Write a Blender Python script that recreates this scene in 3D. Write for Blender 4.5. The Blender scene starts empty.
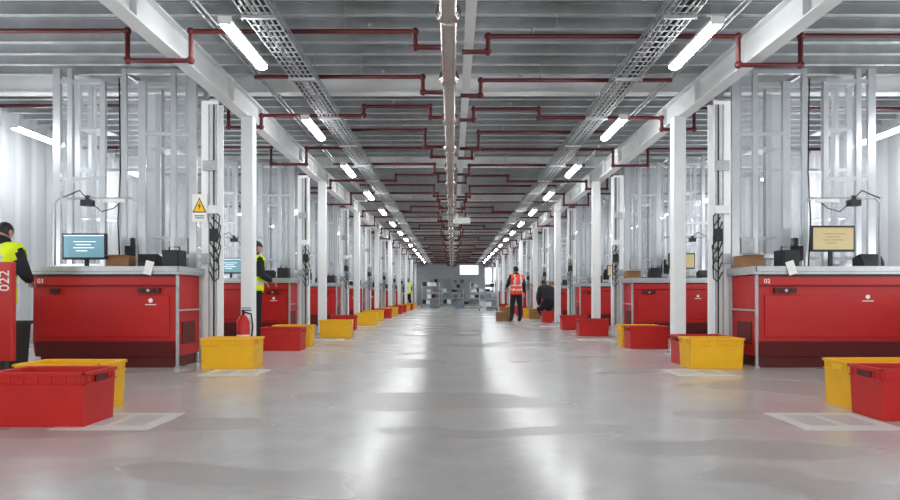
import bpy, bmesh, math, random
from mathutils import Vector, Matrix
random.seed(4)
scene = bpy.context.scene
COL = scene.collection

def lin(c):
    return tuple(((x/255)/12.92 if x/255 <= .04045 else ((x/255+.055)/1.055)**2.4) for x in c)

def mat(name, rgb, rough=.5, metal=0.0, emis=None, strength=0, noise=0.0, nscale=8, spec=.5, alpha=1.0, bump=0.0):
    m = bpy.data.materials.new(name); m.use_nodes = True
    nt = m.node_tree; b = nt.nodes['Principled BSDF']
    c = lin(rgb)+(1,)
    b.inputs['Base Color'].default_value = c
    b.inputs['Roughness'].default_value = rough
    b.inputs['Metallic'].default_value = metal
    b.inputs['Specular IOR Level'].default_value = spec
    b.inputs['Alpha'].default_value = alpha
    if emis:
        b.inputs['Emission Color'].default_value = lin(emis)+(1,)
        b.inputs['Emission Strength'].default_value = strength
    if noise or bump:
        tc = nt.nodes.new('ShaderNodeTexCoord')
        n = nt.nodes.new('ShaderNodeTexNoise'); n.inputs['Scale'].default_value = nscale; n.inputs['Detail'].default_value = 4
        nt.links.new(tc.outputs['Object'], n.inputs['Vector'])
        if noise:
            r = nt.nodes.new('ShaderNodeValToRGB')
            r.color_ramp.elements[0].position = .3; r.color_ramp.elements[1].position = .7
            r.color_ramp.elements[0].color = tuple(x*(1-noise) for x in c[:3])+(1,)
            r.color_ramp.elements[1].color = tuple(min(1, x*(1+noise)) for x in c[:3])+(1,)
            nt.links.new(n.outputs['Fac'], r.inputs['Fac']); nt.links.new(r.outputs['Color'], b.inputs['Base Color'])
        if bump:
            bp = nt.nodes.new('ShaderNodeBump'); bp.inputs['Strength'].default_value = bump
            nt.links.new(n.outputs['Fac'], bp.inputs['Height']); nt.links.new(bp.outputs['Normal'], b.inputs['Normal'])
    return m

M = {}
M['red'] = mat('machine_red_paint', (184, 17, 11), .42, noise=.06, nscale=3)
M['redtote'] = mat('red_plastic', (196, 22, 14), .45, noise=.06)
M['yeltote'] = mat('yellow_plastic', (242, 182, 2), .45, noise=.05)
M['darkred'] = mat('dark_red_plinth', (92, 7, 7), .5, noise=.1)
M['black'] = mat('black_plastic', (24, 24, 26), .5, noise=.1)
M['rubber'] = mat('dark_rubber', (38, 38, 40), .8, noise=.1)
M['steel'] = mat('brushed_steel', (180, 182, 184), .35, .4, noise=.08, nscale=20)
M['alu'] = mat('aluminium_profile', (208, 211, 214), .28, .45, noise=.05, nscale=10)
M['galv'] = mat('galvanised_steel', (174, 178, 180), .45, .3, noise=.15, nscale=14)
M['deck'] = mat('galvanised_deck', (106, 110, 113), .5, .1, noise=.12, nscale=3)
M['joist'] = mat('joist_steel', (182, 186, 188), .45, .15, noise=.12, nscale=5)
M['white'] = mat('white_paint', (240, 241, 241), .45, noise=.03, nscale=5)
M['beam'] = mat('beam_paint', (208, 210, 210), .5, noise=.06, nscale=3)
M['wall'] = mat('white_cladding', (194, 198, 201), .5, noise=.05, nscale=1.2)
M['pipe'] = mat('oxide_red_pipe', (88, 20, 25), .45, noise=.15)
M['duct'] = mat('shiny_metal_pipe', (178, 168, 164), .18, .8, noise=.08, nscale=6)
M['tube'] = mat('lamp_tube_glow', (255, 255, 255), .5, emis=(250, 253, 255), strength=70)
M['lamphouse'] = mat('lamp_housing_white', (225, 226, 226), .5, noise=.03)
M['card'] = mat('cardboard', (148, 108, 74), .8, noise=.1)
M['paper'] = mat('paper_white', (238, 238, 234), .7, noise=.02)
M['mat'] = mat('floor_marker_white', (212, 210, 207), .4, noise=.06, nscale=20)
M['matg'] = mat('floor_marker_grey', (184, 182, 179), .4, noise=.06, nscale=20)
M['signy'] = mat('sign_yellow', (246, 196, 20), .5, noise=.03)
M['farwall'] = mat('far_wall_grey', (186, 190, 194), .7, noise=.12, nscale=.6)
M['window'] = mat('daylight_window', (240, 246, 250), .3, emis=(235, 244, 255), strength=1.5)
M['scrblue'] = mat('screen_blue', (90, 130, 145), .3, emis=(125, 165, 180), strength=.5)
M['scrdark'] = mat('screen_text', (240, 250, 255), .3, emis=(240, 250, 255), strength=.9)
M['scrbeige'] = mat('screen_beige', (170, 155, 115), .3, emis=(190, 172, 125), strength=.4)
M['scrbrown'] = mat('screen_brown_text', (120, 95, 50), .3, emis=(150, 125, 75), strength=.4)
M['skin'] = mat('skin', (196, 148, 122), .55, noise=.04)
M['hair'] = mat('dark_hair', (30, 24, 20), .7, noise=.2, nscale=40)
M['jacket'] = mat('charcoal_cloth', (34, 36, 42), .9, noise=.15, nscale=20)
M['trouser'] = mat('grey_cloth', (56, 56, 60), .9, noise=.15, nscale=20)
M['trouserd'] = mat('black_cloth', (28, 28, 34), .9, noise=.15, nscale=20)
M['vesty'] = mat('hi_vis_yellow', (215, 235, 20), .7, emis=(215, 240, 20), strength=.06, noise=.05)
M['vesto'] = mat('hi_vis_orange', (230, 66, 30), .7, emis=(244, 70, 30), strength=.05, noise=.05)
M['reflect'] = mat('reflective_tape', (205, 208, 210), .35, noise=.03)
M['eye'] = mat('eye_dark', (20, 18, 18), .3)
M['lip'] = mat('lip', (150, 84, 78), .5)
M['blueplastic'] = mat('blue_grey_plastic', (110, 122, 132), .5, noise=.1)
M['green'] = mat('green_plastic', (90, 120, 104), .5, noise=.1)

def clear():
    m = bpy.data.materials.new('clear_polycarbonate'); m.use_nodes = True
    nt = m.node_tree; nt.nodes.clear()
    o = nt.nodes.new('ShaderNodeOutputMaterial'); mx = nt.nodes.new('ShaderNodeMixShader')
    t = nt.nodes.new('ShaderNodeBsdfTransparent'); p = nt.nodes.new('ShaderNodeBsdfPrincipled')
    t.inputs['Color'].default_value = (.95, .96, .97, 1)
    p.inputs['Base Color'].default_value = (.72, .75, .77, 1); p.inputs['Roughness'].default_value = .08
    mx.inputs[0].default_value = .24
    nt.links.new(t.outputs[0], mx.inputs[1]); nt.links.new(p.outputs[0], mx.inputs[2]); nt.links.new(mx.outputs[0], o.inputs[0])
    return m
M['clear'] = clear()

def floormat():
    m = bpy.data.materials.new('polished_concrete'); m.use_nodes = True
    nt = m.node_tree; b = nt.nodes['Principled BSDF']; L = nt.links
    g = nt.nodes.new('ShaderNodeNewGeometry')
    def noise(scale, detail, rough=.5, stretch=(1, 1, 1), dist=0):
        mp = nt.nodes.new('ShaderNodeMapping'); mp.inputs['Scale'].default_value = stretch
        L.new(g.outputs['Position'], mp.inputs['Vector'])
        n = nt.nodes.new('ShaderNodeTexNoise'); n.inputs['Scale'].default_value = scale
        n.inputs['Detail'].default_value = detail; n.inputs['Roughness'].default_value = rough
        n.inputs['Distortion'].default_value = dist
        L.new(mp.outputs[0], n.inputs['Vector']); return n
    n1 = noise(.8, 2.5, .4, (.6, 1.4, 1), .1)
    r1 = nt.nodes.new('ShaderNodeValToRGB')
    e = r1.color_ramp.elements
    e[0].position = .425; e[0].color = lin((172, 167, 163))+(1,)
    e[1].position = .455; e[1].color = lin((189, 186, 184))+(1,)
    L.new(n1.outputs['Fac'], r1.inputs['Fac'])
    n2 = noise(2.5, 8, .7)
    r2 = nt.nodes.new('ShaderNodeValToRGB'); e = r2.color_ramp.elements
    e[0].position = .3; e[0].color = (.86, .85, .84, 1); e[1].position = .7; e[1].color = (1.06, 1.06, 1.06, 1)
    L.new(n2.outputs['Fac'], r2.inputs['Fac'])
    mx = nt.nodes.new('ShaderNodeMix'); mx.data_type = 'RGBA'; mx.blend_type = 'MULTIPLY'; mx.inputs[0].default_value = 1
    L.new(r1.outputs['Color'], mx.inputs[6]); L.new(r2.outputs['Color'], mx.inputs[7])
    L.new(mx.outputs[2], b.inputs['Base Color'])
    mr = nt.nodes.new('ShaderNodeMapRange'); mr.inputs[1].default_value = .42; mr.inputs[2].default_value = .47
    mr.inputs[3].default_value = .30; mr.inputs[4].default_value = .215
    L.new(n1.outputs['Fac'], mr.inputs[0]); L.new(mr.outputs[0], b.inputs['Roughness'])
    b.inputs['Specular IOR Level'].default_value = .42
    return m
M['floor'] = floormat()

class MB:
    def __init__(s, sx=1): s.v = []; s.f = []; s.m = []; s.sx = sx
    def add(s, vs, fs, m=0):
        n = len(s.v); s.v += [(x*s.sx, y, z) for x, y, z in vs]; s.f += [tuple(i+n for i in f) for f in fs]; s.m += [m]*len(fs); return s
    def box(s, x0, x1, y0, y1, z0, z1, m=0):
        return s.add([(x0,y0,z0),(x1,y0,z0),(x1,y1,z0),(x0,y1,z0),(x0,y0,z1),(x1,y0,z1),(x1,y1,z1),(x0,y1,z1)],
                     [(0,3,2,1),(4,5,6,7),(0,1,5,4),(1,2,6,5),(2,3,7,6),(3,0,4,7)], m)
    def prism_x(s, prof, x0, x1, m=0):
        n = len(prof)
        vs = [(x0,y,z) for y,z in prof]+[(x1,y,z) for y,z in prof]
        fs = [tuple(range(n))[::-1], tuple(range(n,2*n))]+[(i,(i+1)%n,(i+1)%n+n,i+n) for i in range(n)]
        return s.add(vs, fs, m)
    def prism_y(s, prof, y0, y1, m=0):
        n = len(prof)
        vs = [(x,y0,z) for x,z in prof]+[(x,y1,z) for x,z in prof]
        fs = [tuple(range(n)), tuple(range(n,2*n))[::-1]]+[(i,i+n,(i+1)%n+n,(i+1)%n) for i in range(n)]
        return s.add(vs, fs, m)
    def tube(s, path, r, n=8, m=0, cap=True):
        P = [Vector(p) for p in path]; k = len(P)
        R = r if isinstance(r, (list, tuple)) else [r]*k
        T = []
        for i in range(k):
            if i == 0: t = P[1]-P[0]
            elif i == k-1: t = P[-1]-P[-2]
            else: t = (P[i]-P[i-1]).normalized()+(P[i+1]-P[i]).normalized()
            T.append(t.normalized())
        up = Vector((0,0,1)) if abs(T[0].z) < .9 else Vector((0,1,0))
        a = T[0].cross(up).normalized()
        vs = []
        for i in range(k):
            a = (a - T[i]*a.dot(T[i])).normalized(); b = T[i].cross(a)
            for j in range(n):
                w = 2*math.pi*j/n
                vs.append(tuple(P[i]+(a*math.cos(w)+b*math.sin(w))*R[i]))
        fs = []
        for i in range(k-1):
            for j in range(n):
                fs.append((i*n+j, i*n+(j+1)%n, (i+1)*n+(j+1)%n, (i+1)*n+j))
        if cap: fs += [tuple(range(n))[::-1], tuple(range((k-1)*n, k*n))]
        return s.add(vs, fs, m)
    def ball(s, c, rx, ry, rz, nu=14, nv=10, m=0):
        vs = [(c[0],c[1],c[2]-rz)]
        for i in range(1, nv):
            ph = -math.pi/2+math.pi*i/nv
            for j in range(nu):
                w = 2*math.pi*j/nu
                vs.append((c[0]+rx*math.cos(ph)*math.cos(w), c[1]+ry*math.cos(ph)*math.sin(w), c[2]+rz*math.sin(ph)))
        vs.append((c[0],c[1],c[2]+rz)); fs = []
        for j in range(nu): fs.append((0, 1+(j+1)%nu, 1+j))
        for i in range(nv-2):
            for j in range(nu):
                fs.append((1+i*nu+j, 1+i*nu+(j+1)%nu, 1+(i+1)*nu+(j+1)%nu, 1+(i+1)*nu+j))
        t = len(vs)-1; o = 1+(nv-2)*nu
        for j in range(nu): fs.append((o+j, o+(j+1)%nu, t))
        return s.add(vs, fs, m)
    def mesh(s, name, mats, smooth=False):
        me = bpy.data.meshes.new(name); me.from_pydata(s.v, [], s.f); me.validate()
        for mm in mats: me.materials.append(M[mm])
        for i, p in enumerate(me.polygons):
            p.material_index = s.m[i] if i < len(s.m) else 0; p.use_smooth = smooth
        bm = bmesh.new(); bm.from_mesh(me); bmesh.ops.recalc_face_normals(bm, faces=bm.faces); bm.to_mesh(me); bm.free()
        return me

def ob(name, me, loc=(0,0,0), parent=None, rot=None, bevel=0):
    o = bpy.data.objects.new(name, me); COL.objects.link(o)
    o.location = loc
    if rot: o.rotation_euler = rot
    if parent: o.parent = parent
    if bevel:
        b = o.modifiers.new('bevel', 'BEVEL'); b.width = bevel; b.segments = 2; b.limit_method = 'ANGLE'
    return o
def tag(o, label, cat, group=None, kind=None):
    o['label'] = label; o['category'] = cat
    if group: o['group'] = group
    if kind: o['kind'] = kind
    return o
def struct(o): o['kind'] = 'structure'; return o
def part(name, mb, mats, parent, loc=(0,0,0), bevel=0, smooth=False, rot=None, label=None):
    o = ob(name, mb.mesh(name, mats, smooth), loc, parent, rot, bevel)
    if label: o['label'] = label
    return o
def copy_thing(root, loc):
    r = root.copy(); COL.objects.link(r); r.location = loc
    def rec(a, b):
        for c in a.children:
            cc = c.copy(); COL.objects.link(cc); cc.parent = b
            cc.matrix_parent_inverse = c.matrix_parent_inverse.copy(); rec(c, cc)
    rec(root, r); return r
def text_mesh(s, size, depth=.002):
    cu = bpy.data.curves.new('txt', 'FONT'); cu.body = s; cu.size = size; cu.extrude = depth; cu.align_x = 'CENTER'; cu.align_y = 'CENTER'
    o = bpy.data.objects.new('txt', cu); COL.objects.link(o)
    dg = bpy.context.evaluated_depsgraph_get(); me = bpy.data.meshes.new_from_object(o.evaluated_get(dg))
    bpy.data.objects.remove(o); return me
def text(name, s, size, loc, parent, m, sx=1, rot=(math.pi/2,0,0)):
    me = text_mesh(s, size); me.materials.clear(); me.materials.append(M[m])
    o = ob(name, me, loc, parent, rot); o.scale = (sx, 1, 1); return o

CH = .8; Y1 = 57; Y0 = -6; XL = -6.9; XR = 7.15
DECK = 3.72
N = 9; PITCH = 4.9
# ---------- setting ----------
f = MB().box(XL-.2, XR+.2, Y0, Y1+.2, -.1, 0); struct(ob('floor', f.mesh('floor', ['floor'])))
c = MB(); y = Y0; pts = []
while y < Y1:
    pts += [(y, DECK), (y+.07, DECK), (y+.09, DECK+.07), (y+.15, DECK+.07)]; y += .17
pts += [(Y1+.2, DECK+.0)]
vs = [(XL-.2, a, b) for a, b in pts]+[(XR+.2, a, b) for a, b in pts]; n = len(pts)
c.add(vs, [(i, i+1, i+1+n, i+n) for i in range(n-1)]); c.box(XL-.2, XR+.2, Y0, Y1+.2, DECK+.1, DECK+.2)
struct(ob('ceiling', c.mesh('ceiling', ['deck'])))
for nm, X, d in (('wall_left', XL, 1), ('wall_right', XR, -1)):
    c = MB(); y = Y0; pts = []
    while y < Y1:
        pts += [(y, 0), (y+.26, 0), (y+.29, .06), (y+.36, .06)]; y += .40
    pts.append((Y1, 0)); n = len(pts)
    vs = [(X+d*b, a, 0) for a, b in pts]+[(X+d*b, a, DECK) for a, b in pts]
    c.add(vs, [(i, i+1, i+1+n, i+n) for i in range(n-1)])
    a, b = X-d*.02, X-d*.1
    c.box(min(a, b), max(a, b), Y0, Y1, 0, DECK)
    struct(ob(nm, c.mesh(nm, ['wall'])))
struct(ob('wall_far', MB().box(XL, XR, Y1, Y1+.15, 0, DECK).mesh('wall_far', ['farwall'])))
w = MB().box(.7, 2.3, Y1-.04, Y1-.01, 2.6, 3.4)
struct(ob('window_1', w.mesh('window_1', ['window'])))
w = MB().box(2.9, 4.9, Y1-.04, Y1-.01, 1.0, 3.2)
struct(ob('window_2', w.mesh('window_2', ['window'])))
w = MB().box(-4.6, -2.4, Y1-.04, Y1-.01, 0, 2.6)
struct(ob('door_2', w.mesh('door_2', ['wall'])))
w = MB()
for i in range(5): w.box(-1.9, -.1, Y1-.05, Y1-.01, .0+i*.45, .43+i*.45)
struct(ob('door_1', w.mesh('door_1', ['galv'])))
for i, X in enumerate((XL+.07, XR-.10)):
    struct(ob('baseboard_%s' % ('left', 'right')[i], MB().box(X, X+.03, Y0, Y1, 0, .2).mesh('bb', ['galv'])))

# ---------- ceiling steel ----------
def ibeam_y(w, h, t, y0, y1):
    return MB().box(-w/2, w/2, y0, y1, 0, t).box(-w/2, w/2, y0, y1, h-t, h).box(-t/2, t/2, y0, y1, t, h-t)
for X, l in ((-2.75, 'left'), (3.05, 'right')):
    m = ibeam_y(.15, .3, .02, Y0, Y1)
    k = Y0+.5
    while k < Y1: m.box(-.07, .07, k, k+.015, .02, .28); k += 1.225
    o = ob('longitudinal_beam', m.mesh('lb', ['beam']), (X, 0, 3.15)); tag(o, 'white painted steel I-beam resting on slim white columns', 'beam', 'long white ceiling beams')
jm = MB()
jm.prism_x([(-.03, 0), (.03, 0), (.03, .01), (.008, .01), (.008, .12), (.03, .12), (.03, .125), (-.03, .125), (-.03, .115), (0, .115), (0, .01), (-.03, .01)], XL+.08, XR-.08)
jme = jm.mesh('ceiling_joist', ['joist'])
bmesh_ = MB().box(XL+.08, XR-.08, -.08, .08, 0, .02).box(XL+.08, XR-.08, -.08, .08, .24, .265).box(XL+.08, XR-.08, -.01, .01, .02, .24)
bme = bmesh_.mesh('cross_beam', ['white'])
for k in range(-1, 11):
    yb = 8.6+PITCH*k
    if yb > 56: break
    o = ob('cross_beam', bme, (0, yb, 3.453)); tag(o, 'white steel cross beam spanning the hall under the deck', 'beam', 'white cross beams')
    for j in range(1, 14):
        yj = yb+j*PITCH/14
        if yj < 56.5:
            o = ob('ceiling_joist', jme, (0, yj, 3.595)); tag(o, 'grey galvanised joist under corrugated ceiling deck', 'joist', 'galvanised ceiling joists')
for X, r_ in ((-2.35, .012), (-2.29, .012), (2.62, .012), (2.68, .012)):
    o = ob('conduit_run', MB().tube([(0, 2, 0), (0, 28, 0), (0, 54, 0)], r_, 6).mesh('conduit_run', ['joist'], True), (X, 0, 3.437)); tag(o, 'slim grey conduit fixed under the cross beams', 'conduit', 'ceiling conduits')
    h = MB(); k = 3.7
    while k < 54: h.box(-.02, .02, k-.02, k+.02, -.016, .018); k += PITCH
    part('conduit_clip', h, ['steel'], o)['kind'] = 'stuff'

m = MB().tube([(0, Y0+1, 0), (0, 54, 0)], .068, 20)
k = 2.0
while k < 54: m.tube([(0, k, 0), (0, k+.12, 0)], .083, 20); m.tube([(0,k+.03,0),(0,k+.05,0)], .104, 12); k += 1.55
o = ob('main_pipe', m.mesh('main_pipe', ['duct'], True), (-.03, 0, 3.04)); tag(o, 'thick shiny metal main pipe along the aisle with couplings', 'pipe')
h = MB(); k = 3.5
while k < 54: h.tube([(0, k, .05), (0, k, .72)], .008, 6); k += PITCH/2
part('hanger_rod', h, ['steel'], o)['kind'] = 'stuff'
m = ibeam_y(.09, .16, .012, Y0, 56); o = ob('centre_beam', m.mesh('centre_beam', ['beam']), (.17, 0, 3.29))
tag(o, 'slim white steel beam above the central pipe', 'beam')

elbow_me = MB().ball((0, 0, 0), .038, .038, .038, 8, 6).mesh('elbow_fitting', ['pipe'], True)
head_me = MB().tube([(0, 0, .01), (0, 0, .07)], .012, 6).tube([(0, 0, .065), (0, 0, .08)], .022, 8).mesh('sprinkler_head', ['steel'])
hang_me = MB().tube([(0, 0, 0), (0, 0, 1)], .006, 6).mesh('hanger_rod', ['steel'])
def branch(y, pat, side):
    s = side
    xb = 2.75 if s < 0 else 3.05
    hi, mid, lo = 3.375, 3.22, 3.09
    if pat == 0: p = [(6.6, 3.38), (xb+.42, 3.38), (xb+.42, lo), (xb-.2, lo), (xb-.2, hi), (.36, hi), (.36, mid), (.1, mid)]
    elif pat == 1: p = [(xb-.45, 3.34), (.34, 3.34), (.34, 3.16), (.1, 3.16)]
    elif pat == 2: p = [(6.6, 3.38), (xb+.3, 3.38), (xb+.3, lo), (xb-.15, lo), (xb-.15, 3.25), (1.2, 3.25), (1.2, hi), (.3, hi), (.3, mid), (.1, mid)]
    else: p = [(xb-.6, 3.36), (.42, 3.36), (.42, 3.10), (.12, 3.10)]
    P = []
    for i, (a, b) in enumerate(p):
        if 0 < i < len(p)-1:
            for q in (p[i-1], p[i+1]):
                d = Vector((q[0]-a, q[1]-b)); d = d.normalized()*.03
                P.append((s*(a+d.x), 0, b+d.y))
        else: P.append((s*a, 0, b))
    m = MB().tube(P, .026, 8)
    o = ob('sprinkler_pipe', m.mesh('sprinkler_pipe', ['pipe'], True), (0, y, 0))
    tag(o, 'dark red sprinkler branch pipe with stepped bends under the ceiling', 'pipe', 'dark red sprinkler pipes')
    if y < 30:
        for i, (a, b) in enumerate(p[1:-1]): ob('elbow_fitting', elbow_me, (s*a, 0, b), o)
    xs = [x for x in (.8, 4.6) if x < p[0][0]]
    for x in xs:
        z = hi if pat == 0 else (3.34 if pat == 1 else 3.36)
        if pat in (0, 2) and x > 3: z = 3.38
        if pat == 2 and x < 1: z = hi
        if y < 30: ob('sprinkler_head', head_me, (s*x, 0, z), o)
        r_ = ob('hanger_rod', hang_me, (s*(x+.25), 0, z), o); r_.scale = (1, 1, DECK+.07-z)
yy = 6.35; i = 0
while yy < 54:
    for s in (-1, 1): branch(yy+(.12 if s > 0 else 0), i % 4, s)
    yy += 1.22 if i % 2 == 0 else 1.3; i += 1

for X in (-1.68, 1.98):
    m = MB()
    ln = 50
    for dx in (-.13, -.08, -.03, .03, .08, .13): m.box(dx-.005, dx+.005, 3, 3+ln, 0, .01)
    for sx_ in (-1, 1):
        for z in (.05, .09): m.box(sx_*.13-.005, sx_*.13+.005, 3, 3+ln, z, z+.01)
    k = 3.0
    while k < 3+ln:
        m.box(-.134, .134, k, k+.01, 0, .01)
        m.box(-.136, -.126, k, k+.01, 0, .1); m.box(.126, .136, k, k+.01, 0, .1); k += .13
    o = ob('cable_tray', m.mesh('cable_tray', ['galv']), (X, 0, 3.23)); tag(o, 'galvanised wire basket cable tray hanging along the aisle', 'cable tray', 'wire cable trays')
    for j in range(10):
        cb = MB(); cb.tube([(-.11+.024*j+random.uniform(-.015, .015), 3+q*2.0, .022+.016*(j % 2)) for q in range(26)], random.uniform(.009, .014), 5)
        part('cable', cb, [('black', 'lamphouse', 'rubber')[j % 3]], o)
    sb = MB(); k = 4.0
    while k < 52:
        sb.box(-.15, .15, k, k+.03, -.03, 0.0)
        for q in (-.14, .14): sb.tube([(q, k+.015, -.04), (q, k+.015, .56)], .006, 6)
        k += 1.63
    part('support_bracket', sb, ['steel'], o)['kind'] = 'stuff'

def lamp_template():
    m = MB().prism_y([(-.055, .03), (.055, .03), (.04, .075), (-.04, .075)], -.54, .54)
    m.box(-.058, .058, -.55, -.54, .0, .075).box(-.058, .058, .54, .55, .0, .075)
    r = ob('tube_lamp', m.mesh('tube_lamp', ['lamphouse']))
    part('diffuser', MB().prism_y([(-.05, .03), (-.045, .0), (-.02, -.015), (.02, -.015), (.045, 0), (.05, .03)], -.54, .54), ['tube'], r, label='glowing white diffuser')
    for y in (-.42, .42): part('suspension_wire', MB().tube([(0, y, .07), (0, y, .69)], .005, 6), ['steel'], r)
    return r
lt = lamp_template(); first = True
def put_lamp(loc, label, group):
    global first
    if first: lt.location = loc; o = lt; first = False
    else: o = copy_thing(lt, loc)
    tag(o, label, 'lamp', group)
for k in range(1, 16):
    y = 3.05*k+ .02
    put_lamp((-1.95, y, 3.12), 'lit linear tube lamp hanging beside the cable tray', 'aisle tube lamps')
    put_lamp((2.28, y+.0, 3.12), 'lit linear tube lamp hanging beside the cable tray', 'aisle tube lamps')
for k in range(0, 14):
    y = 6.1+3.2*k
    put_lamp((-6.1, y+ .3, 3.12), 'lit linear tube lamp over the side passage', 'side passage tube lamps')
    put_lamp((6.3, y+ .1, 3.12), 'lit linear tube lamp over the side passage', 'side passage tube lamps')

for s, X in ((-1, -5.6), (1, 6.1)):  # added upward fill lights without fixtures, only to brighten ceiling and walls
    for k in range(7):
        li = bpy.data.lights.new('added_fill_light', 'AREA'); li.shape = 'RECTANGLE'; li.size = 1.2; li.size_y = 6; li.energy = 95; li.color = (.96, .98, 1)
        o = bpy.data.objects.new('added_fill_light', li); COL.objects.link(o); o.location = (X, 4+8*k, 1.3); o.rotation_euler = (math.pi, s*-.6, 0)

# ---------- stations ----------
CACHE = {}
TW, TD, TH = .6, .37, .33
def tote(colr, loc, rotz, label, group='plastic totes on the floor'):
    W, D, H = TW, TD, TH
    if colr not in CACHE:
        m = MB(); tp = .010
        def ring(w, d, z): return [(-w/2, -d/2, z), (w/2, -d/2, z), (w/2, d/2, z), (-w/2, d/2, z)]
        o0 = ring(W-.02-2*tp, D-.02-2*tp, 0); o1 = ring(W-.02, D-.02, H); i1 = ring(W-.05, D-.05, H); i0 = ring(W-2*tp-.06, D-2*tp-.06, .02)
        vs = o0+o1+i1+i0; fs = [(3, 2, 1, 0)]
        for a in range(4):
            b = (a+1) % 4
            fs += [(a, b, b+4, a+4), (a+4, b+4, b+8, a+8), (a+8, b+8, b+12, a+12)]
        fs.append((12, 13, 14, 15)); m.add(vs, fs)
        for xx in (-.26, -.17, -.085, 0, .085, .17, .26):
            for sd in (-1, 1):
                y0 = sd*(D/2-.02); y1 = sd*(D/2-.004)
                m.box(xx-.005, xx+.005, min(y0, y1), max(y0, y1), H*.80, H-.02)
        for sx_ in (-1, 1):
            for yy_ in (-.14, -.09, .09, .14):
                x0 = sx_*(W/2-.02); x1 = sx_*(W/2-.004)
                m.box(min(x0, x1), max(x0, x1), yy_-.005, yy_+.005, H*.80, H-.02)
        me_b = m.mesh('tote_body', [colr])
        r = MB()
        for z0, z1, q in ((H-.018, H+.003, 0), (H*.78, H*.80, .003)):
            r.box(-W/2+q, W/2-q, -D/2+q, -D/2+.022, z0, z1).box(-W/2+q, W/2-q, D/2-.022, D/2-q, z0, z1)
            r.box(-W/2+q, -W/2+.022, -D/2+q, D/2-q, z0, z1).box(W/2-.022, W/2-q, -D/2+q, D/2-q, z0, z1)
        me_r = r.mesh('rim', [colr])
        me_h = MB().box(-.006, .006, -.065, .065, H*.81, H*.92).mesh('handle', ['darkred' if colr == 'redtote' else 'signy'])
        CACHE[colr] = (me_b, me_r, me_h)
    a, b, c_ = CACHE[colr]
    o = ob('plastic_tote', a, loc, rot=(0, 0, rotz), bevel=.004)
    ob('rim', b, (0, 0, 0), o, bevel=.003); ob('handle', c_, (-W/2+.008, 0, 0), o); ob('handle', c_, (W/2-.008, 0, 0), o)
    tag(o, label, 'tote', group); return o

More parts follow.
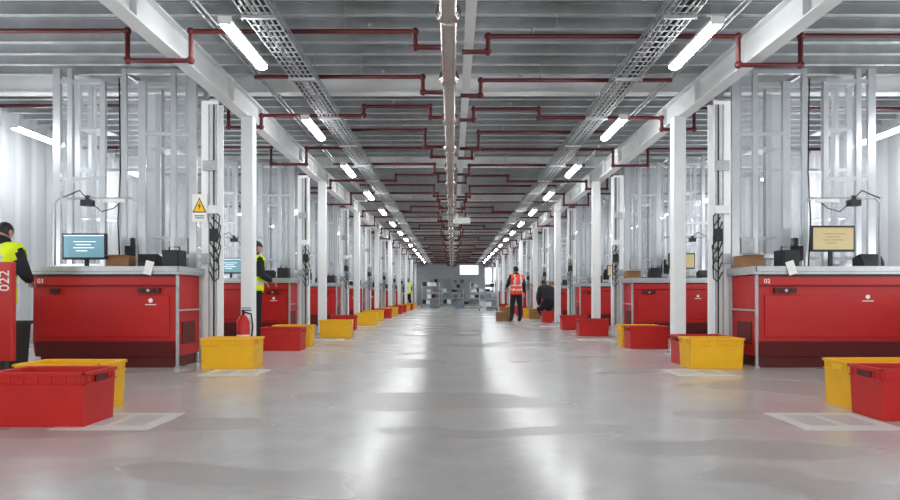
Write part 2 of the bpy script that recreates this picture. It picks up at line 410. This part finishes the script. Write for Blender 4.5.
def build_side(s, edge, L, dm):
    T = {}
    g = lambda y: (s*edge, y, 0)
    root = ob('picking_machine', None, (s*(edge+dm), 7.1, 0)); tag(root, 'red picking counter with steel top tray and dark plinth', 'machine', 'red picking counters')
    part('plinth', MB(s).box(.08, L-.05, .07, .66, 0, .12), ['darkred'], root, bevel=.005)
    part('body', MB(s).prism_x([(.05, .12), (.66, .12), (.68, .3), (.68, 1.02), (.0, 1.02), (.0, .905), (.022, .90), (.022, .88), (.012, .30)], .05, L), ['red'], root, bevel=.008)
    part('lower_panel', MB(s).prism_x([(.045, .125), (.02, .29), (.006, .29), (.03, .125)], .07, L-.03), ['darkred'], root)
    part('front_panel', MB(s).box(.12, L-.08, -.002, .014, .34, .80), ['red'], root, bevel=.006)
    part('trim_strip', MB(s).box(.05, L, -.006, .0, 1.0, 1.02), ['black'], root)
    part('trim_strip', MB(s).box(.05, L, -.004, .004, .895, .905), ['darkred'], root)
    t = MB(s).box(0, L+.02, -.02, .70, 1.025, 1.077)
    t.box(0, L+.02, -.03, -.005, 1.055, 1.115).box(0, L+.02, .68, .705, 1.055, 1.115).box(-.005, .02, -.03, .705, 1.055, 1.115).box(L, L+.025, -.03, .705, 1.055, 1.115)
    part('counter_tray', t, ['steel'], root, bevel=.004)
    e = MB(s)
    for yy_ in (.0, .65): e.box(.02, .048, yy_, yy_+.028, .02, 1.025); e.box(.005, .06, yy_-.012, yy_+.04, 0, .02)
    e.box(.02, .048, .028, .65, .62, .64)
    part('end_frame', e, ['galv'], root, bevel=.003)
    part('end_vent', MB(s).box(.04, .052, .16, .52, .25, .5), ['darkred'], root)
    part('control_panel', MB(s).box(.22, .46, -.016, .013, .82, .88), ['darkred'], root, label='small raised control plate')
    for i, (x, mm) in enumerate(((.28, 'black'), (.34, 'steel'), (.40, 'black'))):
        part('button', MB(s).tube([(x, -.028, .85), (x, -.014, .85)], .016, 12), [mm], root)
    part('switch_plate', MB(s).box(L-.3, L-.2, -.012, .013, .82, .87), ['black'], root)
    ex, ez = ((.32, .74) if s < 0 else (1.24, .78))
    eb = MB(s)
    eb.tube([(ex, -.006, ez), (ex, .0, ez)], .024, 16)
    eb.box(ex-.06, ex+.06, -.006, .0, ez-.05, ez-.04)
    part('emblem', eb, ['paper'], root, label='small white emblem printed on the red panel')
    T['m'] = (root, 7.1)
    hc = MB(s).box(.03, .23, 0, .02, 0, 3.15).box(.03, .23, .18, .2, 0, 3.15).box(.12, .14, .02, .18, 0, 3.15).box(-.02, .28, -.04, .24, 0, .02)
    r = ob('service_column', hc.mesh('service_column', ['white']), (s*(edge+(0.04 if s > 0 else 0)), 7.86, 0)); tag(r, 'white steel column carrying cables, conduits and switch boxes', 'column', 'service columns with cables')
    for j in range(4): part('conduit', MB(s).tube([(.045+.03*j, -.012, .2), (.045+.03*j, -.012, 3.1)], .009, 6), [('galv', 'rubber', 'lamphouse', 'galv')[j]], r)
    part('switch_box', MB(s).box(.02, .12, -.045, -.001, 1.45, 1.6), ['black'], r, bevel=.004)
    part('switch_box', MB(s).box(.03, .2, -.045, -.001, 1.78, 1.88), ['lamphouse'], r, bevel=.004)
    part('switch_box', MB(s).box(.12, .22, -.045, -.001, 1.18, 1.3), ['galv'], r, bevel=.004)
    part('switch_box', MB(s).box(.03, .2, -.045, -.001, 2.3, 2.42), ['galv'], r, bevel=.004)
    for j in range(6):
        z = 1.0+.12*j; o_ = random.uniform(-.02, .02)
        part('cable_loop', MB(s).tube([(.05+.012*j, -.02, z+.26), (.0+o_, -.03, z+.15), (.01, -.035, z), (.06+o_, -.03, z-.04), (.12, -.02, z+.08)], .008, 6), ['black'], r, smooth=True)
    T['hc'] = (r, 7.86)
    sc = MB(s).box(-.19, -.03, 0, .16, 0.02, 3.15)
    r = ob('slim_column', sc.mesh('slim_column', ['white']), g(8.52), bevel=.01); tag(r, 'slim white painted square steel column beside the aisle', 'column', 'slim white columns')
    part('base_plate', MB(s).box(-.25, .03, -.06, .22, 0, .02), ['galv'], r)
    for a in (-.23, .01):
        for b in (-.04, .2): part('anchor_bolt', MB(s).tube([(a, b, .02), (a, b, .05)], .012, 6), ['steel'], r)
    T['sc'] = (r, 8.52)
    # lift frame
    r = ob('vertical_lift', None, g(7.92)); tag(r, 'tall aluminium lift frame with clear panels behind the red counter', 'lift frame', 'tall aluminium lift frames')
    TP = 3.56; DB = .50
    U = [.36, .60, .98, 1.20, 1.46, 1.86, 2.02]
    TOPS = [TP, TP, TP-.15, TP, TP-.15, TP, TP]
    for i, u in enumerate(U):
        for yy_ in (0, DB):
            w_ = .045 if i in (0, 2, 6) else .03
            if yy_: w_ *= .75; u = u+.03
            part('post', MB(s).box(u-w_, u+w_, yy_, yy_+.05, 0, TOPS[i]), ['alu'], r)
    for z in (1.25, TP-.06):
        for a in ((.36, 1.20, .005, .045, z, z+.05), (1.46, 2.02, .005, .045, z-.12, z-.07), (.36, 2.02, DB+.005, DB+.045, z, z+.05)):
            part('cross_rail', MB(s).box(*a), ['alu'], r)
        for u in (.36, 1.2, 2.02): part('cross_rail', MB(s).box(u-.02, u+.02, .05, DB, z, z+.05), ['alu'], r)
    for a in ((1.46, 2.02, .005, .045, 2.2, 2.24), (.36, .98, .005, .045, 2.75, 2.79), (.36, 2.02, DB, DB+.04, 2.4, 2.44)):
        part('cross_rail', MB(s).box(*a), ['alu'], r)
    for a, b, z0, z1 in ((.41, .57, 1.15, 3.5), (.63, .93, 1.15, 3.4), (1.03, 1.17, 1.15, 3.4), (1.49, 1.83, 1.1, 3.4), (1.89, 1.97, 1.1, 3.4)):
        part('clear_panel', MB(s).box(a, b, .02, .028, z0, z1), ['clear'], r)
    part('clear_panel', MB(s).box(.356, .362, .06, DB-.01, 1.15, 3.5), ['clear'], r)
    part('clear_panel', MB(s).box(.63, .97, DB+.01, DB+.016, 1.35, 3.4), ['clear'], r)
    part('back_panel', MB(s).box(1.05, 1.19, DB+.01, DB+.016, 1.35, 3.4), ['white'], r)
    part('guide_channel', MB(s).box(.44, .50, .2, .26, .2, 3.4), ['white'], r)
    part('guide_channel', MB(s).box(1.54, 1.60, .2, .26, .2, 3.4), ['white'], r)
    for u in (.72, .86, 1.72): part('lift_belt', MB(s).box(u-.014, u+.014, .3, .33, .5, 3.4), ['rubber' if u == .86 else 'white'], r)
    for z in (1.5, 2.6): part('lift_shelf', MB(s).box(.64, .93, .1, .45, z, z+.02), ['alu'], r); part('lift_shelf', MB(s).box(1.5, 1.82, .1, .45, z+.25, z+.27), ['alu'], r)
    part('lift_cable', MB(s).tube([(1.26, .03, 1.15), (1.28, .02, 1.7), (1.25, .02, 2.3), (1.27, .03, 3.45)], .009, 6), ['black'], r, smooth=True)
    part('motor_unit', MB(s).box(1.02, 1.18, -.02, .15, 1.22, 1.4).tube([(1.1, .06, 1.4), (1.1, .06, 1.5)], .05, 10), ['black'], r, bevel=.005)
    part('motor_unit', MB(s).box(.42, .58, -.02, .1, 1.3, 1.5), ['galv'], r, bevel=.005)
    part('drive_housing', MB(s).box(.45, 1.9, .06, .45, .2, 1.15), ['rubber'], r, bevel=.01)
    T['lf'] = (r, 7.92)
    mx, sz, rz = (1.418, 'scrblue', 0) if s < 0 else (1.27, 'scrbeige', .09)
    r = ob('monitor', None, (s*(edge+mx), 7.45, 1.077)); tag(r, 'flat monitor on black stand with ' + ('pale blue lit screen' if s < 0 else 'beige lit screen'), 'monitor', 'monitors on counters')
    part('base', MB(s).box(-.1, .1, -.03, .12, 0, .012), ['black'], r, bevel=.003)
    part('neck', MB(s).box(-.02, .02, .045, .075, .012, .3+rz), ['black'], r)
    part('bezel', MB(s).box(-.25, .25, .0, .045, .13+rz, .43+rz), ['black'], r, bevel=.005)
    part('screen', MB(s).box(-.23, .23, -.004, .001, .155+rz, .41+rz), [sz], r)
    tx = MB()
    for q in range(4): tx.box(-.12+.03*(q % 2), -.12+[.26, .2, .24, .16][q], -.006, -.003, .33-.035*q+rz, .337-.035*q+rz)
    tx.box(-.23, .23, -.006, -.003, .40+rz, .41+rz)
    part('screen_text', tx, ['scrdark' if s < 0 else 'scrbrown'], r)
    T['mo'] = (r, 7.45)
    ga0, ga1 = (.74, 1.66) if s < 0 else (.86, 1.7)
    r = ob('scanner_gantry', None, (s*edge, 7.30, 1.077)); tag(r, 'thin metal tube gantry holding a scanner camera over the counter', 'gantry', 'scanner gantries')
    part('frame', MB(s).tube([(ga0, 0, 0), (ga0, 0, .76), (ga0+.05, 0, .81), (ga1-.05, 0, .81), (ga1, 0, .76), (ga1, 0, 0)], .012, 8), ['galv'], r, smooth=True)
    xm = ga0+.55
    part('scanner_camera', MB(s).box(xm-.06, xm+.06, -.05, .04, .72, .79).box(xm-.02, xm+.02, -.02, .02, .79, .84), ['black'], r, bevel=.004)
    part('scanner_cable', MB(s).tube([(xm, 0, .8), (xm+.1, .01, .9), (xm+.2, .02, .86), (xm+.3, 0, .81)], .007, 6), ['black'], r, smooth=True)
    part('scanner_cable', MB(s).tube([(xm-.05, 0, .75), (xm-.15, .01, .66), (xm-.28, .02, .70), (xm-.42, 0, .81)], .006, 6), ['black'], r, smooth=True)
    part('scanner_light', MB(s).box(ga0+.12, ga0+.38, -.02, .02, .76, .80), ['lamphouse'], r, bevel=.004)
    T['ga'] = (r, 7.30)
    r = ob('cardboard_box', MB(s).box(0, .26, 0, .22, 0, .18).mesh('cardboard_box', ['card']), (s*(edge+dm+.04 if s>0 else edge+.93), 7.5, 1.077), bevel=.003)
    tag(r, 'small brown cardboard box on the counter', 'box', 'cardboard boxes on counters')
    part('flap', MB(s).box(.005, .255, -.06, .0, .178, .184), ['card'], r)
    part('packing_tape', MB(s).box(.11, .15, -.001, .221, .18, .183), ['paper'], r)
    T['cb'] = (r, 7.5)
    r = ob('label_printer', MB(s).prism_x([(0, 0), (.22, 0), (.22, .16), (.08, .2), (0, .1)], 0, .24).mesh('label_printer', ['black']), (s*(edge+.6 if s<0 else edge+1.62), 7.45, 1.077), bevel=.006)
    tag(r, 'black desktop label printer on the counter', 'printer', 'label printers')
    part('paper_slot', MB(s).box(.03, .21, -.004, .02, .03, .05), ['paper'], r)
    T['pr'] = (r, 7.45)
    r = ob('equipment_case', MB(s).box(0, .2, 0, .2, 0, .24).box(.02, .18, -.01, 0, .02, .22).mesh('equipment_case', ['black']), (s*(edge+.32 if s<0 else edge+.68), 7.44, 1.077), bevel=.006)
    tag(r, 'black equipment case with handle on the counter', 'case', 'black equipment cases')
    part('handle', MB(s).tube([(.04, .1, .23), (.04, .1, .28), (.16, .1, .28), (.16, .1, .23)], .01, 6), ['rubber'], r, smooth=True)
    T['ec'] = (r, 7.44)
    r = ob('floor_marker', MB(s).box(-.55, .05, 0, .55, 0, .003, 0).box(-.46, -.28, .12, .46, .003, .004, 1).box(-.22, -.04, .12, .46, .003, .004, 1).mesh('floor_marker', ['mat', 'matg']), (s*(edge-.32), 6.42, 0))
    tag(r, 'thin white square floor marker sheet on concrete', 'floor marker', 'floor marker sheets')
    T['fm'] = (r, 6.42)
    for k in range(1, N):
        for key, (root, yy_) in T.items():
            if key == 'cb' and k % 3 == 2: continue
            copy_thing(root, (root.location.x, root.location.y+PITCH*k, root.location.z))
    copy_thing(T['fm'][0], (s*(edge-.45), 3.85, 0))
    return T
TL = build_side(-1, 2.8, 1.62, .17)
TR = build_side(1, 3.1, 2.4, .20)
text('station_number', '03', .07, (-1.52, -.008, .95), TL['m'][0], 'paper')
text('station_number', '02', .07, (.14, -.008, .95), TR['m'][0], 'paper')
part('paper_tag', MB().box(-.045, .045, 0, .004, -.09, .06), ['paper'], TL['m'][0], loc=(-.32, -.045, 1.11), rot=(0, .25, 0))
part('paper_tag', MB().box(-.045, .045, 0, .004, -.09, .06), ['paper'], TR['m'][0], loc=(.38, -.045, 1.11), rot=(0, -.3, 0))

R, Y = 'redtote', 'yeltote'
def tl(c): return 'red plastic tote with thin ribbed rim standing on the floor' if c == R else 'yellow plastic tote with thin ribbed rim standing on the floor'
plan = [(-2.50, 3.91, R), (-2.67, 4.38, Y), (-2.42, 6.99, Y), (-2.45, 9.28, R), (-2.47, 9.98, Y), (-2.18, 12.1, Y), (-2.5, 14.9, R), (-2.28, 17.0, Y), (-2.42, 20.0, Y), (-2.38, 22.4, R), (-2.38, 24.9, Y), (-2.38, 27.2, R), (-2.38, 29.7, R), (-2.38, 32.2, Y), (-2.38, 34.6, R), (-2.38, 38, Y),
        (3.01, 4.09, R), (3.07, 4.50, Y), (2.86, 7.0, Y), (2.90, 7.42, R), (2.93, 9.63, R), (2.92, 10.05, Y), (2.76, 12.6, R), (2.82, 14.9, R), (2.9, 18.7, R), (2.8, 22.6, Y), (2.72, 24.6, R), (2.8, 27.6, R), (2.8, 29.5, Y), (2.8, 34, R)]
for i, (x, y, c) in enumerate(plan): tote(c, (x, y+TD/2, 0), random.uniform(-.02, .02), tl(c))

r = ob('fire_extinguisher', MB().tube([(0,0,.02),(0,0,.05),(0,0,.46),(0,0,.52),(0,0,.55)], [.07,.08,.08,.05,.025], 16).mesh('fe', ['redtote'], True), (-2.64, 8.22, 0))
tag(r, 'red fire extinguisher standing between the columns', 'fire extinguisher')
part('valve', MB().tube([(0,0,.55),(0,0,.6)], .02, 10).box(-.02,.1,-.012,.012,.6,.615).box(-.02,.09,-.012,.012,.63,.64), ['black'], r)
part('hose', MB().tube([(.02,0,.58),(.1,0,.56),(.12,0,.4),(.1,0,.2)], .011, 8), ['black'], r, smooth=True)
part('base_ring', MB().tube([(0,0,0),(0,0,.03)], .083, 16), ['black'], r)
part('label_band', MB().tube([(0,0,.2),(0,0,.30)], .0815, 16), ['paper'], r)

def warn(X, Yp):
    r = ob('warning_sign', MB().box(-.09, .09, 0, .006, -.17, .16).mesh('ws', ['paper']), (X, Yp, 1.85)); tag(r, 'white plate with yellow triangle electrical warning sign on column', 'sign')
    part('triangle_border', MB().prism_y([(-.085, -.06), (.085, -.06), (0, .12)], -.003, 0), ['black'], r)
    part('triangle', MB().prism_y([(-.066, -.048), (.066, -.048), (0, .096)], -.006, -.003), ['signy'], r)
    part('lightning_bolt', MB().prism_y([(.008, .06), (-.02, .01), (0, .015), (-.008, -.03), (.022, .025), (.002, .02)], -.009, -.006), ['black'], r)
    part('text_lines', MB().box(-.06, .06, -.003, 0, -.105, -.095).box(-.05, .05, -.003, 0, -.13, -.12), ['rubber'], r)
warn(-3.03, 7.80)

r = ob('red_cart', None, (-3.92, 5.5, 0)); tag(r, 'red cart panel with white number 022 on a black wheeled base', 'cart')
part('base', MB().box(-.25, .16, 0, .05, .1, .26), ['black'], r, bevel=.02)
part('panel', MB().box(-.25, .2, -.01, .05, .24, 1.08), ['red'], r, bevel=.006)
text('cart_number', '022', .12, (.145, -.014, .92), r, 'paper', sx=1, rot=(math.pi/2, -math.pi/2, 0))
for a in (-.2, .1): part('wheel', MB().tube([(a-.02, .03, .05), (a+.02, .03, .05)], .05, 14), ['rubber'], r)
part('handle', MB().tube([(-.2, .03, 1.06), (-.2, .0, 1.12), (.15, 0, 1.12), (.15, .03, 1.06)], .014, 8), ['black'], r, smooth=True)
r = ob('waste_bin', MB().add([(-.09,-.1,0),(.09,-.1,0),(.09,.1,0),(-.09,.1,0),(-.12,-.12,.55),(.12,-.12,.55),(.12,.12,.55),(-.12,.12,.55),(-.11,-.11,.55),(.11,-.11,.55),(.11,.11,.55),(-.11,.11,.55),(-.08,-.08,.03),(.08,-.08,.03),(.08,.08,.03),(-.08,.08,.03)],
   [(3,2,1,0)]+[q for a in range(4) for q in ((a,(a+1)%4,(a+1)%4+4,a+4),(a+4,(a+1)%4+4,(a+1)%4+8,a+8),(a+8,(a+1)%4+8,(a+1)%4+12,a+12))]+[(12,13,14,15)]).mesh('waste_bin', ['black']), (-4.08, 6.0, 0), bevel=.01)
tag(r, 'narrow black plastic waste bin beside the red cart', 'bin')
part('rim', MB().box(-.13,.13,-.13,-.115,.53,.56).box(-.13,.13,.115,.13,.53,.56).box(-.13,-.115,-.13,.13,.53,.56).box(.115,.13,-.13,.13,.53,.56), ['rubber'], r)

r = ob('hanging_sign', MB().box(-.22, .22, 0, .05, -.08, .08).mesh('hs', ['paper']), (.27, 17.3, 2.78), bevel=.005); tag(r, 'small white box sign hanging from the ceiling', 'sign')
for a in (-.15, .15): part('hanger_rod', MB().tube([(a, .025, .08), (a, .025, 1.0)], .005, 6), ['steel'], r)

def shelf(X, Yp, W, H, label):
    r = ob('shelf_trolley', None, (X, Yp, 0)); tag(r, label, 'shelf trolley', 'wire shelf trolleys at the hall end')
    for a in (0, W):
        for b in (0, .5):
            part('post', MB().tube([(a, b, .1), (a, b, H)], .018, 6), ['steel'], r)
            part('caster', MB().tube([(a-.015, b, .05), (a+.015, b, .05)], .05, 10), ['rubber'], r)
    z = .2
    while z < H: part('shelf', MB().box(0, W, 0, .5, z, z+.025), ['steel'], r); z += .38
    z = .225
    while z < H-.2:
        x = .03
        while x < W-.3:
            w = random.uniform(.2, .32)
            if random.random() < .7:
                b = ob('storage_box', MB().box(0, w, 0, .4, 0, random.uniform(.15, .3)).mesh('sb', [random.choice(['card', 'blueplastic', 'lamphouse', 'rubber', 'paper', 'black', 'green'])]), (X+x, Yp+.05, z), bevel=.004)
                tag(b, 'small storage box on a wire shelf trolley', 'box', 'storage boxes on trolleys')
            x += w+.03
        z += .38
S_ = 'wire shelf trolley filled with boxes'
shelf(-1.9, 41, 1.1, 1.6, S_); shelf(-.6, 43, 1.1, 1.2, S_); shelf(.7, 40, 1.1, 1.2, S_)
shelf(1.4, 33, .9, 1.15, S_); shelf(1.3, 46, 1.0, 1.8, S_); shelf(-2.0, 50, 1.2, 2.1, S_); shelf(2.3, 45, .7, 1.9, S_); shelf(.1, 51, 1.1, 2.1, S_)

for X, Yp, w, h in ((1.36, 19.9, .35, .28), (1.52, 20.5, .4, .42), (3.0, 21.35, .3, .5), (2.55, 21.3, .35, .35), (1.9, 36, .6, .7), (.2, 38, .5, .5), (-1.3, 38.5, .5, .55)):
    r = ob('carton', MB().box(0, w, 0, .35, 0, h).mesh('carton', ['card' if Yp < 30 else 'blueplastic']), (X, Yp, 0), bevel=.004); tag(r, 'brown cardboard carton on the floor beside worker' if Yp < 30 else 'grey stacked carton standing on the aisle floor', 'box', 'cartons on the aisle floor')
    part('packing_tape', MB().box(w*.42, w*.56, -.002, .352, h, h+.003), ['paper'], r)

# ---------- people ----------
def person(loc, rotz, label, vest=None, top='jacket', trou='trouser', cap='hair', H=1.75, lean=0, armL=None, armR=None, legs=None, head_pitch=0, crouch=0, bulk=1, vlow=.86, hood=False):
    k = H/1.75
    rl = Matrix.Rotation(-lean, 3, 'X')
    dz = -crouch
    piv = Vector((0, 0, .95))
    def up(p): return rl @ (Vector(p)-piv)+piv+Vector((0, -.25*crouch, dz))
    V = []; E = []; Rr = []; 
    def v(p, r, par=None):
        V.append(Vector(p)); r = r if isinstance(r, tuple) else (r, r); Rr.append((r[0]*bulk, r[1]*bulk))
        if par is not None: E.append((par, len(V)-1))
        return len(V)-1
    pel = v(up((0, 0, .95)), (.155, .115)); wa = v(up((0, 0, 1.08)), (.135, .1), pel); ch = v(up((0, .0, 1.26)), (.165, .115), wa)
    ub = v(up((0, -.01, 1.40)), (.12, .095), ch); nk = v(up((0, 0, 1.50)), .055, ub); nt_ = v(up((0, .015, 1.57)), .052, nk)
    bones = [('torso', pel, wa), ('torso', wa, ch), ('torso', ch, ub), ('neck', nk, nt_)]
    hands = []
    for s, arm in ((-1, armL), (1, armR)):
        arm = arm or ((.25, -.02, 1.14), (.26, .06, .90))
        sh = v(up((s*.185, 0, 1.40)), .066, ub)
        el = v(up((s*arm[0][0], arm[0][1], arm[0][2])), .045, sh)
        w_ = v(up((s*arm[1][0], arm[1][1], arm[1][2])), .03, el)
        bones += [('arm', sh, el), ('arm', el, w_), ('torso', ub, sh)]
        hands.append((s, V[el].copy(), V[w_].copy()))
    lg = legs or (((.11, .0, .5), (.12, -.02, .09)), ((.11, .02, .5), (.12, .03, .09)))
    for s, (kn, an) in zip((-1, 1), lg):
        hp = v(Vector((s*.095, -.25*crouch, .88-crouch)), .092, pel)
        kz = kn[2] - crouch*.35; ky = kn[1]+crouch*.75
        n_ = v((s*(kn[0]+crouch*.2), ky, kz), .06, hp); a_ = v((s*an[0], an[1], an[2]), .042, n_); t_ = v((s*(an[0]+.02), an[1]+.15, .045), (.045, .035), a_)
        bones += [('leg', hp, n_), ('leg', n_, a_), ('foot', a_, t_), ('leg', pel, hp)]
    me = bpy.data.meshes.new('p'); me.from_pydata(V, E, [])
    o = bpy.data.objects.new('p', me); COL.objects.link(o)
    o.modifiers.new('s', 'SKIN'); o.modifiers.new('u', 'SUBSURF').levels = 2
    o.modifiers['u'].render_levels = 2
    for i, d in enumerate(me.skin_vertices[0].data):
        d.radius = Rr[i]; d.use_root = (i == 0)
    dg = bpy.context.evaluated_depsgraph_get(); dg.update()
    bme_ = bpy.data.meshes.new_from_object(o.evaluated_get(dg)); bpy.data.objects.remove(o)
    vs = [x.co.copy() for x in bme_.vertices]; ns = [x.normal.copy() for x in bme_.vertices]; fs = [tuple(p.vertices) for p in bme_.polygons]
    def seg(p, a, b):
        d = b-a; t = max(0, min(1, (p-a).dot(d)/max(d.length_squared, 1e-9))); return (p-(a+d*t)).length
    reg = []
    for p in vs:
        best = min(bones, key=lambda bn: seg(p, V[bn[1]], V[bn[2]]) - (.08 if bn[0] == 'torso' else (.03 if bn[0] == 'leg' else 0)))
        reg.append(best[0])
    B = MB(); B.add([tuple(p) for p in vs], fs)
    hc_ = up((0, .03, 1.635)); hr = rl @ Matrix.Rotation(-head_pitch, 3, 'X')
    Hd = MB(); Hd.ball((0, 0, 0), .076, .096, .115, 20, 16)
    hv = []
    for x, y, z in Hd.v:
        if z < -.02: x *= 1-.25*(-z-.02)/.095; 
        if z < -.03 and y < 0: y *= .8
        hv.append((x, y, z))
    ext = MB()
    ext.v = hv; ext.f = Hd.f; ext.m = Hd.m
    ext.add([(-.012, .092, -.035), (.012, .092, -.035), (0, .122, -.03), (0, .09, .015), (0, .088, -.042)], [(0, 2, 3), (2, 1, 3), (0, 4, 2), (4, 1, 2)])
    for s in (-1, 1): ext.ball((s*.077, -.005, -.005), .012, .02, .032, 8, 6)
    for s in (-1, 1): ext.ball((s*.03, .084, .005), .011, .009, .008, 8, 6, m=1)
    ext.box(-.022, .022, .080, .090, -.062, -.054, 2)
    n0 = len(B.v)
    B.v += [tuple(hr @ Vector(p)+hc_) for p in ext.v]; B.f += [tuple(i+n0 for i in f_) for f_ in ext.f]; B.m += ext.m
    for s, el, w_ in hands:
        d = (w_-el).normalized(); side = Vector((1, 0, 0))*(-s); side = (side-d*side.dot(d)).normalized(); nrm = d.cross(side).normalized()
        if nrm.z > 0: nrm = -nrm
        pc = w_+d*.045
        pm = MB(); pm.ball((0, 0, 0), 1, 1, 1, 10, 8)
        n0 = len(B.v)
        B.v += [tuple(pc+d*(a*.052)+side*(b*.04)+nrm*(c__*.016)) for a, b, c__ in pm.v]; B.f += [tuple(i+n0 for i in f_) for f_ in pm.f]; B.m += pm.m
        for j, ln in enumerate((.068, .078, .072, .056)):
            b0 = pc+d*.035+side*(.03-.02*j)
            B.tube([b0, b0+d*ln*.45+nrm*.006, b0+d*ln*.8+nrm*.025, b0+d*ln*.92+nrm*.045], [.009, .0088, .008, .006], 6)
        b0 = pc-d*.015+side*.03
        B.tube([b0, b0+side*.022+d*.022+nrm*.008, b0+side*.026+d*.05+nrm*.02], [.011, .0095, .007], 6)
    body = ob('person', B.mesh('person', ['skin', 'eye', 'lip'], True), loc, rot=(0, 0, rotz)); body.scale = (k, k, k)
    tag(body, label, 'person')
    inv = rl.transposed()
    def garment(name, regs, off, mats, pick=None, test=None):
        fsel = []
        for f_ in fs:
            if all(reg[i] in regs for i in f_):
                c0 = sum((vs[i] for i in f_), Vector())/len(f_)
                loc_ = inv @ (c0-piv-Vector((0, -.25*crouch, dz)))+piv
                if test and not test(loc_, c0): continue
                fsel.append((f_, pick(loc_) if pick else 0))
        idx = {}; gm = MB()
        for f_, mi in fsel:
            ids = []
            for i in f_:
                if i not in idx: idx[i] = len(gm.v); gm.v.append(tuple(vs[i]+ns[i]*off))
                ids.append(idx[i])
            gm.f.append(tuple(ids)); gm.m.append(mi)
        me2 = bpy.data.meshes.new(name); me2.from_pydata(gm.v, [], gm.f)
        for mm in mats: me2.materials.append(M[mm])
        for i, p in enumerate(me2.polygons): p.material_index = gm.m[i]; p.use_smooth = True
        g_ = ob(name, me2, (0, 0, 0), body); sd = g_.modifiers.new('sol', 'SOLIDIFY'); sd.thickness = .006; sd.offset = 0
        return g_
    garment('jacket', ('torso', 'arm', 'neck'), .012, [top], test=lambda l, c0: l.z > .93 and l.z < 1.54)
    garment('trousers', ('leg', 'torso'), .010, [trou], test=lambda l, c0: l.z < 1.0 or c0.z < .8)
    garment('shoes', ('foot',), .010, ['black'])
    if vest:
        def pk(l):
            if .98 < l.z < 1.03 or 1.12 < l.z < 1.17: return 1
            if l.z > 1.17 and .075 < abs(l.x) < .125: return 1
            return 0
        garment('safety_vest', ('torso', 'leg'), .030, [vest, 'reflect'], pick=pk, test=lambda l, c0: vlow < l.z < 1.47 and abs(l.x) < .185*bulk)
    hm = MB(); hm.ball((0, 0, 0), .082, .103, .123, 18, 14)
    keep = []
    for f_ in hm.f:
        c0 = sum((Vector(hm.v[i]) for i in f_), Vector())/len(f_)
        if (c0.z > .035) or (c0.y < -.01 and c0.z > -.06): keep.append(f_)
    me3 = bpy.data.meshes.new('cap'); me3.from_pydata([tuple(hr @ Vector(p)+hc_) for p in hm.v], [], keep); me3.materials.append(M[cap])
    for p in me3.polygons: p.use_smooth = True
    ob('hair' if cap == 'hair' else 'knit_cap', me3, (0, 0, 0), body)
    if hood:
        hd = MB(); hd.ball((0, 0, 0), .15, .125, .085, 16, 10)
        hd.v = [tuple(up((x, y-.05, z+1.50))) for x, y, z in hd.v]
        part('hood', hd, [top], body, smooth=True)
    return body
fwd = ((.23, .12, 1.16), (.17, .36, 1.12)); fwd2 = ((.24, .10, 1.15), (.12, .34, 1.08))
clo = ((.25, .04, 1.15), (.2, .24, 1.06))
person((-4.60, 6.54, 0), -.1, 'person in yellow safety vest and dark cap, back turned, at counter', 'vesty', trou='trouser', cap='black', H=1.56, lean=.16, armL=clo, armR=((.27, .08, 1.16), (.18, .28, 1.12)), head_pitch=.3, bulk=1.32, vlow=.80, hood=True)
person((-3.50, 11.45, 0), -.9, 'person in yellow safety vest and dark trousers beside red counter', 'vesty', trou='trouserd', H=1.75, lean=.05, armL=clo, armR=clo, head_pitch=.2, bulk=1.25)
person((1.92, 19.4, 0), .35, 'person in orange safety vest standing with back turned beside cartons', 'vesto', trou='trouserd', H=1.66, armL=fwd, armR=((.27, 0, 1.16), (.3, .08, .93)), legs=(((.13, .02, .5), (.16, .0, .09)), ((.13, .0, .5), (.16, .06, .09))), bulk=1.12)
person((3.02, 20.4, 0), .4, 'person in dark jacket crouching beside the aisle', None, trou='trouserd', H=1.75, lean=.55, crouch=.36, armL=((.28, .12, 1.16), (.2, .3, 1.0)), armR=((.28, .12, 1.16), (.2, .3, 1.0)), bulk=1.6)
person((-2.65, 38.9, 0), .8, 'person in bright yellow vest walking by the far counters', 'vesty', trou='trouserd', H=1.82, legs=(((.11, .12, .52), (.12, .2, .09)), ((.11, -.02, .5), (.12, -.2, .12))), bulk=1.3)

# ---------- world, camera ----------
w = bpy.data.worlds.new('w'); scene.world = w; w.use_nodes = True
w.node_tree.nodes['Background'].inputs[0].default_value = (.96, .98, 1, 1)
w.node_tree.nodes['Background'].inputs[1].default_value = 3.5
cam = bpy.data.cameras.new('camera'); co = bpy.data.objects.new('camera', cam); COL.objects.link(co)
co.location = (0, 0, CH); co.rotation_euler = (math.pi/2, 0, 0)
cam.sensor_width = 36; cam.lens = 26; cam.shift_y = .05; cam.shift_x = -.0022; cam.clip_end = 200
scene.camera = co
scene.view_settings.view_transform = 'Standard'
scene.view_settings.exposure = 0
